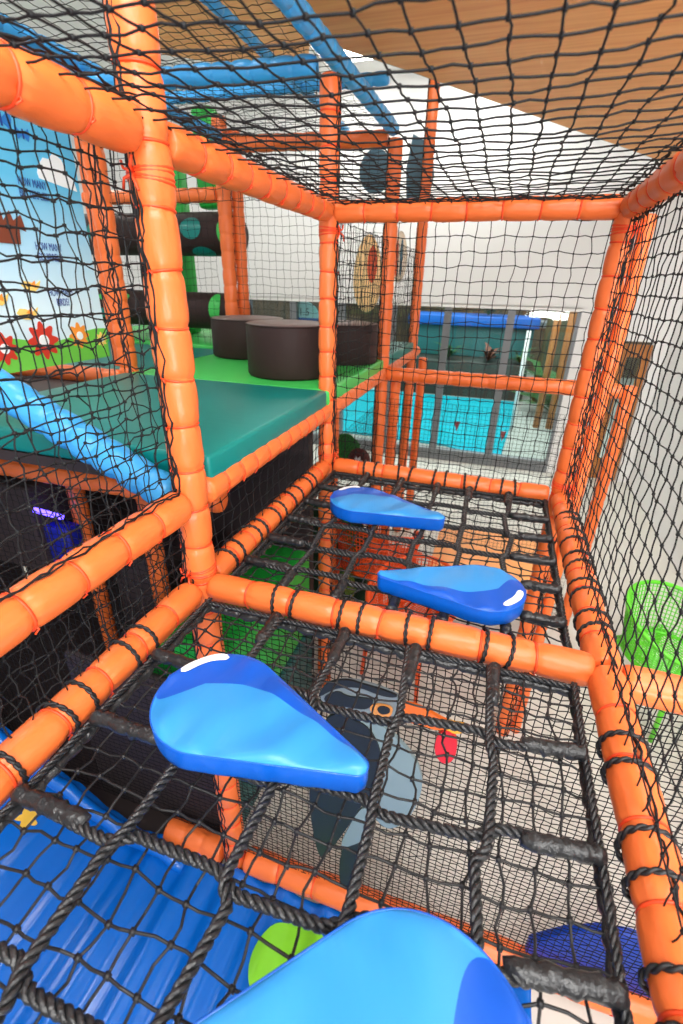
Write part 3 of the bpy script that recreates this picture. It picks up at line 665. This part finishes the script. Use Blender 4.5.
# blue dome board and slide
slab('dome_board', [(1.250,-1.5),(1.720,-1.5),(1.730,-1.3),(1.700,-1.15),(1.620,-1.085),(1.530,-1.08),(1.440,-1.11),(1.345,-1.2),(1.25,-1.34)], .01, .03, mat('royal_blue_board', (8,60,170), .4), 'round-topped royal blue board standing on the ground rail', 'board')
sl = empty('wave_slide', (0,-.9,-1.5)); tag(sl, 'wide blue plastic wave slide below the near rope net', 'slide', None, 'thing')
def sz(x):
    if x < -.55: base = (-.55-x)*.62
    else: base = 0
    base -= .05*(1/(1+math.exp(-(x+.1)*6)))
    return base+.014*math.sin(x*2*PI/.21)+.005*math.sin(x*2*PI/.09+1)
xs = [-2.2+i*.012 for i in range(int(3.5/.012)+1)]; ys = [-.9,-.4,0,.4,.72,.80,.84,.86]; zl = [0,0,0,0,0,0,.004,.012]
mb = MB(); vs = [(x, y, sz(x)+z) for x in xs for y, z in zip(ys, zl)]; n = len(ys)
mb.add(vs, [(i*n+j, (i+1)*n+j, (i+1)*n+j+1, i*n+j+1) for i in range(len(xs)-1) for j in range(n-1)])
bed = mb.build('slide_bed', SLIDE, sl, True); md = bed.modifiers.new('thick', 'SOLIDIFY'); md.thickness = .012; md.offset = -1
mb = MB(); mb.tube([(x, .79, (sz(x) if x < -.5 else sz(-.5)-.02)+.075 if x < -.3 else sz(-.5)-.0) for x in [-2.2+i*.05 for i in range(41)]], .03, 12); mb.build('side_lip', SLIDE, sl, True)
lf = MB(); K = 48; vs = [(.40, .62, 0)]+[(.40+.17*math.cos(2*PI*i/K), .62+.155*math.sin(2*PI*i/K), 0) for i in range(3, K-2)]
vs2 = []
for q in range(7):
    for (x, y, _) in vs[1:]:
        f = q/6; xx = .40+(x-.40)*f; yy = .62+(y-.62)*f; vs2.append((xx, yy, sz(xx)+.006))
M = len(vs)-1; lf.add(vs2, [(q*M+i, q*M+i+1, (q+1)*M+i+1, (q+1)*M+i) for q in range(6) for i in range(M-1)]); o = lf.build('leaf_print', LEAFG, sl, True); o['label'] = 'lime green lily leaf print'
lf = MB(); K = 40; vs2 = []
for q in range(5):
    for i in range(K):
        a = 2*PI*i/K; r = .036*(1+.35*math.cos(5*a))*q/4; x = -.885+r*math.cos(a); y = .645+r*math.sin(a); vs2.append((x, y, sz(x)+.006))
lf.add(vs2, [(q*K+i, q*K+(i+1) % K, (q+1)*K+(i+1) % K, (q+1)*K+i) for q in range(4) for i in range(K)]); o = lf.build('star_print', GOLD, sl, True); o['label'] = 'golden leaf print'

# cafe furniture
def perf_chair(loc, rz, m, label, s=1):
    root = empty('perforated_chair', loc, rz); tag(root, label, 'chair', None, 'thing'); root.scale = (s,s,s)
    def shell(name, f, nu, nv, th=.010):
        mb = MB(); vs = [f(i/nu, j/nv) for i in range(nu+1) for j in range(nv+1)]
        mb.add(vs, [(i*(nv+1)+j, (i+1)*(nv+1)+j, (i+1)*(nv+1)+j+1, i*(nv+1)+j+1) for i in range(nu) for j in range(nv)])
        o = mb.build(name, m, root); w = o.modifiers.new('holes', 'WIREFRAME'); w.thickness = th; w.use_even_offset = False; w.use_boundary = True
        return o
    A = lambda u: math.radians(-60+300*u)       # wraps round the back from arm to arm
    def back(u, v):
        a = A(u); k = math.sin(PI*u); z = .42+v*(.16+.2*k**1.2); r = .25+.05*v
        return (r*math.cos(a), r*math.sin(a), z)
    shell('backrest', back, 60, 12)
    shell('seat', lambda u, v: ((u-.5)*.44, -.26+v*.5, .43-.02*math.sin(PI*u)), 22, 24)
    mb = MB(); mb.tube([back(i/40, 1) for i in range(41)], .014, 8); mb.build('rim', m, root, True)
    mb = MB(); mb.tube([back(i/40, 0) for i in range(41)], .012, 8); mb.build('seat_rail', m, root, True)
    for x, y in ((-.19,-.2),(.19,-.2),(-.18,.2),(.18,.2)):
        mb = MB(); mb.tube([(x,y,.43),(x*1.15,y*1.15,0)], [.02,.013], 8); mb.build('leg', m, root, True)
GPL = mat('lime_plastic', (96,204,44), .4); OPL = mat('orange_plastic', (232,84,26), .4)
perf_chair((2.09,1.74,GZ), math.radians(35), GPL, 'lime green perforated plastic chair on the cafe floor by the white wall')
perf_chair((.10,2.15,GZ), math.radians(160), OPL, 'orange perforated plastic chair left of the tan table, farther under the rope net', 1.15)
perf_chair((2.42,.72,GZ), math.radians(80), mat('red_plastic', (190,24,34), .4), 'red perforated plastic chair at the right edge by the white wall')
perf_chair((.50,1.52,GZ), math.radians(-20), OPL, 'orange perforated plastic chair nearest, in front of the tan table', 1.0)
tb = empty('cafe_table', (.98,2.3,GZ)); tag(tb, 'tan square cafe table with orange legs under the far rope net', 'table', None, 'thing')
mb = MB(); mb.box((-.44,-.46,.58), (.46,.42,.615)); o = mb.build('table_top', mat('tan_laminate', (250,176,108), .45, vary=.05), tb); bevel(o, .012)
mb = MB(); mb.box((-.41,-.43,.52), (.43,.39,.579)); mb.build('table_frame', OPL, tb)
for x, y in ((-.39,-.41),(.41,-.41),(-.39,.37),(.41,.37)):
    mb = MB(); mb.tube([(x,y,.53),(x,y,0)], .022, 10); mb.build('leg', OPL, tb, True)

# ---------------------------------------------------------------- the room
YB = 6.2
mb = MB(); mb.box((-6,-4,GZ-.1), (3.2,YB+.1,GZ)); struct(mb.build('floor', FLOORM))
mb = MB()
mb.box((-6,YB,.66), (3.0,YB+.15,3.2)); mb.box((1.72,YB,GZ), (2.28,YB+.15,.66)); mb.box((2.28,YB,.30), (2.66,YB+.15,.66)); mb.box((2.66,YB,GZ), (3.0,YB+.15,.66))
struct(mb.build('wall_back', WHITEW))
mb = MB(); mb.box((2.8,-1.5,GZ), (2.95,YB,3.2)); struct(mb.build('wall_right', WHITEW))
mb = MB(); mb.box((-6.1,-4,GZ), (-5.9,YB,3.2)); struct(mb.build('wall_left', WHITEW))
mb = MB(); mb.box((-6.1,-1.0,3.2), (3.0,YB+.15,3.3)); struct(mb.build('ceiling', CEILM))
wn = empty('window_1', (0,YB+.05,GZ)); struct(wn)
FX = [-5.5,-4.7,-3.9,-3.12,-2.34,-1.56,-.78,0.01,.86,1.70]
for x in FX:
    mb = MB(); mb.box((x-(.05 if x < 1.6 else .02),-.04,0), (x+(.05 if x < 1.6 else .02),.05,2.26)); o = mb.build('mullion', GREYM, wn); struct(o)
for i in range(len(FX)-1):
    mb = MB(); mb.box((FX[i]+.051,0,.17), (FX[i+1]-(.051 if i < 8 else .021),.01,2.24)); o = mb.build('pane', GLASS, wn); struct(o)
mb = MB(); mb.box((-5.5,-.05,0), (1.72,.06,.17)); struct(mb.build('sill', GREYM, wn))
mb = MB(); mb.box((-5.5,-.05,2.22), (1.72,.06,2.27)); struct(mb.build('window_frame', mat('white_frame', (236,236,234), .5), wn))
dr = empty('door_1', (2.47,YB+.05,GZ)); struct(dr)
mb = MB(); mb.box((-.18,0,0), (-.09,.05,1.86)); mb.box((.09,0,0), (.18,.05,1.86)); mb.box((-.09,0,1.7), (.09,.05,1.86)); mb.box((-.09,0,0), (.09,.05,.3)); struct(mb.build('door_leaf', WOODB, dr))
mb = MB(); mb.box((-.09,.02,.3), (.09,.03,1.7)); struct(mb.build('pane', GLASS, dr))
mb = MB(); mb.tube([(-.13,-.03,.95),(-.13,-.03,1.15)], .01, 8); struct(mb.build('door_handle', GREYM, dr, True))
# wooden ceiling raft: broad tilted-edge panel overhead
RZ = 2.05
raft = empty('ceiling_raft', (0,0,0)); tag(raft, 'broad wooden ceiling panel hanging above the net roof', 'ceiling panel', 'wooden ceiling panels', 'thing')
RO = [(-.50,1.55),(-.40,1.95),(-.28,2.22),(-.02,2.55),(1.77,5.0),(2.39,5.9),(2.75,6.0),(1.75,1.5),(1.6,-.4),(-.50,-.4)]
mb = MB(); mb.prism(RO, RZ, RZ+.012); mb.build('wood_face', WOOD, raft)
mb = MB(); mb.prism([(x-.02 if x < 2.7 else x, y+.03 if y > 1.6 else y) for x, y in RO], RZ+.012, RZ+.075); mb.build('edge_frame', EDGEM, raft)
rf2 = empty('ceiling_raft', (0,0,0)); tag(rf2, 'smaller wooden ceiling panel beyond the overhead blue bars', 'ceiling panel', 'wooden ceiling panels', 'thing')
RO = [(-2.6,3.9),(-1.5,4.7),(-.9,3.4),(-.75,2.2),(-2.0,2.0)]
mb = MB(); mb.prism(RO[::-1], 2.75, 2.762); mb.build('wood_face', WOOD, rf2); mb = MB(); mb.prism(RO[::-1], 2.762, 2.82); mb.build('edge_frame', EDGEM, rf2)
# ceiling lights; those over cafe and far wall added to brighten them
LM = mat('light_diffuser', (255,252,245), .5, emit=22)
for k, (x, y) in enumerate(((-1.3,.2),(-1.3,5.3),(-3.6,.6),(-3.6,3.2),(2.3,2.2),(2.2,.2),(.25,5.5))):
    t = empty('ceiling_fill_light', (x,y,3.14)); tag(t, ['square ceiling light above the mural','square ceiling light near the pool windows','square ceiling light by the left wall, nearer','square ceiling light by the left wall, farther','added square ceiling light above the green chair','added square ceiling light along the right wall, nearer','added square ceiling light above the glazed far wall'][k], 'ceiling light', 'square ceiling lights', 'thing')
    mb = MB(); mb.box((-.32,-.32,0), (.32,.32,.055)); mb.build('housing', WHITEW, t)
    mb = MB(); mb.box((-.29,-.29,-.012), (.29,.29,0)); mb.build('diffuser', LM, t)

# ---------------------------------------------------------------- pool hall beyond the glass
PG = -1.78
mb = MB(); mb.box((-14,YB+.2,PG-.1), (10,24,PG)); struct(mb.build('floor_pool', mat('pool_deck', (160,166,160), .6, vary=.06, scale=2)))
WAT = mat('pool_water', (0,176,196), .08, .25, 3, (1,1,1), .5, vary=.25)
mb = MB(); mb.prism([(-6,7.9),(.1,7.5),(1.05,6.9),(1.4,11.9),(-6,11.9)][::1], PG+.004, PG+.03); o = mb.build('pool_water', WAT, fix=True); tag(o, 'turquoise pool water beyond the glazed wall', 'pool water', None, 'thing')
m = wood('hall_wall', (34,44,32), (104,78,48), (3,3,.5), 2)
mb = MB(); mb.box((-14,17.5,PG), (10,17.7,3.5)); struct(mb.build('wall_pool', m))
def pbox(name, a, b, m, label, cat, group=None): return panel(name, a, b, m, label, cat, .01, group)
BLF = mat('canopy_blue', (10,96,190), .4); TEC = mat('counter_teal', (40,110,112), .5); 
cn = empty('pool_kiosk', (.1,13,PG)); tag(cn, 'kiosk with a blue fascia and teal counter beside the pool', 'kiosk', None, 'thing')
mb = MB(); mb.box((-1.9,0,1.70), (1.55,1.6,1.95)); bevel(mb.build('fascia', BLF, cn), .02)
mb = MB(); mb.box((-1.85,.2,.9), (1.45,1.5,1.69)); bevel(mb.build('upper_panel', TEC, cn), .02)
mb = MB(); mb.box((-1.8,-.9,0), (1.4,1.5,.89)); bevel(mb.build('counter', mat('counter_dark', (46,54,48), .6, vary=.4, scale=2), cn), .02)
mb = MB(); mb.box((1.56,.3,1.72), (2.3,1.4,1.86)); mb.build('awning', mat('awning_grey', (128,134,136), .8, spec=.1), cn)
PLM = mat('plant_green', (40,92,40), .6, vary=.4, scale=3)
def plant(x, y, z, s, label, m=PLM):
    mb = MB()
    for i in range(26):
        a = random.uniform(0, 2*PI); l = s*random.uniform(.6,1.1); up = random.uniform(.3,1.1); w = s*.09; d = Vector((math.cos(a), math.sin(a), 0)); q = Vector((-d.y, d.x, 0))*w
        b = Vector((0,0,s*.1*random.random())); mid = b+d*l*.45+Vector((0,0,l*up*.6)); tip = b+d*l*.9+Vector((0,0,l*up*.65))
        mb.add([b-q*.3, b+q*.3, mid+q, mid-q, tip], [(0,1,2,3),(3,2,4)])
    o = mb.build('plant', m, None, True); o.location = (x,y,z); tag(o, label, 'plant', 'plants in the pool hall', 'thing')
plant(-.55,12.5,PG+.9,.55,'leafy plant on the kiosk counter near the left mullion')
plant(.5,12.5,PG+.9,.55,'leafy plant on the kiosk counter between the mullions', mat('plant_rust', (110,66,48), .6, vary=.4, scale=3))
plant(1.3,12.5,PG+.9,.5,'leafy plant on the kiosk counter right of the second mullion')
mb = MB(); mb.box((0,0,0), (1.6,.12,2.9)); o = mb.build('hall_screen', wood('screen_green', (20,50,34), (92,84,52), (6,6,.6), 2)); o.location = (1.75,12.2,PG); tag(o, 'tall dark green and brown screen beyond the glass by the white pier', 'screen', None, 'thing')
plant(2.15,11.0,PG,1.5,'tall green plant on the pool floor beside the white pier')
plant(.3,13.6,.18,.9,'green plant on top of the kiosk')
mb = MB(); mb.tube([(1.25,9.2,PG),(1.25,9.2,.15)], .04, 10); o = mb.build('white_pole', WHITEW, None, True); tag(o, 'white pole standing by the pool right of the second mullion', 'pole', None, 'thing')
for k, x in enumerate((1.75,2.0)):
    mb = MB(); mb.tube([(x,9.6,PG),(x,9.6,1.2)], .07, 12); o = mb.build('wooden_pole', WOODB, None, True); tag(o, ['brown wooden pole beyond the glass beside the white pole','brown wooden pole beyond the glass closest to the white pier'][k], 'pole', 'wooden poles', 'thing')
pbox('green_mat', (1.0,6.75,PG), (1.5,7.25,PG+.03), DGREEN, 'green mat on the floor just beyond the glazing', 'mat')
RED = mat('pennant_red', (190,36,44), .5)
for k, (x, y, z) in enumerate(((.33,7.0,-1.12),(1.02,7.0,-1.2))):
    mb = MB(); mb.add([(-.045,0,.13),(.045,0,.13),(0,0,-.03),(-.045,.008,.13),(.045,.008,.13),(0,.008,-.03)], [(0,2,1),(3,4,5),(0,1,4,3),(1,2,5,4),(2,0,3,5)]); r = empty('pennant', (x,YB+.1,z)); tag(r, ['small red triangular sticker left of the second mullion','small red triangular sticker right of the second mullion'][k], 'sticker', 'red triangle stickers', 'thing'); mb.build('flag', RED, r)
SGB = mat('sign_blue', (20,90,200), .5); SGV = mat('sign_violet', (40,40,150), .5)
for k, (x, z, m_) in enumerate(((.33,-.33,SGB),(1.12,-.42,SGV))):
    r = empty('window_strip', (x,YB+.09,z)); tag(r, ['blue sign strip with white marks on the middle pane','violet sign strip with white marks on the right-hand pane'][k], 'sign', 'sign strips on the glass', 'thing')
    mb = MB(); mb.box((-.2,0,-.035), (.2,.008,.035)); mb.build('strip', m_, r); mb = MB()
    for i in range(9):
        if i == 4: continue
        mb.box((-.16+i*.036,-.004,-.014), (-.16+i*.036+.022,-.0005,.012+.006*(i % 2)))
    mb.build('marks', WHITEV, r)
ds = empty('round_sign', (-2.2,YB+.12,.42)); tag(ds, 'round pale and blue sign on the glazing above the brown stools', 'sign', None, 'thing')
mb = MB(); mb.add([(.24*math.cos(2*PI*i/40), y, .2*math.sin(2*PI*i/40)) for y in (0,.01) for i in range(40)], [tuple(range(40)), tuple(79-i for i in range(40))]+[(i,(i+1)%40,40+(i+1)%40,40+i) for i in range(40)]); mb.build('disc', mat('sign_pale', (150,200,214), .5), ds, fix=True)
pts = [(.243*math.cos(a), .203*math.sin(a)) for a in [math.radians(190+160*i/24) for i in range(25)]]; mb = MB(); n = len(pts); mb.add([(x,-.004,z) for x, z in pts]+[(x,-.001,z) for x, z in pts], [tuple(range(n)), tuple(2*n-1-i for i in range(n))]+[(i,(i+1)%n,n+(i+1)%n,n+i) for i in range(n)]); mb.build('blue_band', mat('sign_band', (10,84,170), .5), ds, fix=True)
t = text('1.5', .15, mat('sign_ink', (20,40,60), .5), ds, 0, 0, .0); t.rotation_euler = (PI/2,0,0); t.location = (0,-.004,-.0)
mb = MB()
for i in range(6): mb.box((-.13+i*.045,-.008,-.1), (-.13+i*.045+.03,-.0045,-.08))
mb.build('marks', WHITEV, ds)

# ---------------------------------------------------------------- light, camera
w = bpy.data.worlds.new('daylight'); SC.world = w; w.use_nodes = True
w.node_tree.nodes['Background'].inputs[0].default_value = (1,.99,.97,1); w.node_tree.nodes['Background'].inputs[1].default_value = .7
def area(name, loc, to, sx_, sy_, power, col=(1,1,1)):
    l = bpy.data.lights.new(name, 'AREA'); l.shape = 'RECTANGLE'; l.size = sx_; l.size_y = sy_; l.energy = power; l.color = col
    o = link(name, l); o.location = loc; d = Vector(to)-Vector(loc); o.rotation_euler = d.to_track_quat('-Z', 'Y').to_euler(); return o
area('skylight_daylight', (1.5,-2.2,2.9), (.35,.6,0), 2.4, 1.8, 215, (1,.98,.95))
area('raft_fill', (1.9,-2.6,.3), (.9,2.2,2.1), 1.2, .5, 66, (1,.98,.95))  # unseen fill light added to brighten the wooden raft from below
area('pool_hall_fill', (0,10.5,3.4), (.2,10.5,0), 9, 6, 680)  # unseen fill light added above the pool hall to brighten it

cam = bpy.data.cameras.new('camera'); co = link('camera', cam); SC.camera = co
Rr = ((0.950798,0.308893,0.023863),(0.154796,-0.40693,-0.900248),(-0.268369,0.859647,-0.434723))
M = Matrix(((Rr[0][0],-Rr[1][0],-Rr[2][0]),(Rr[0][1],-Rr[1][1],-Rr[2][1]),(Rr[0][2],-Rr[1][2],-Rr[2][2]))).to_4x4(); M.translation = (.80604,-1.08546,.88526)
co.matrix_world = M
cam.sensor_fit = 'HORIZONTAL'; cam.sensor_width = 36; cam.lens = 24.9918; cam.clip_start = .02
cam.dof.use_dof = True; cam.dof.focus_distance = 1.35; cam.dof.aperture_fstop = 5.0
vs_ = SC.view_settings; SC.display_settings.display_device = 'sRGB'
vs_.view_transform = 'Standard'; vs_.look = 'None'; vs_.exposure = 0.22; vs_.gamma = 1; vs_.use_curve_mapping = False
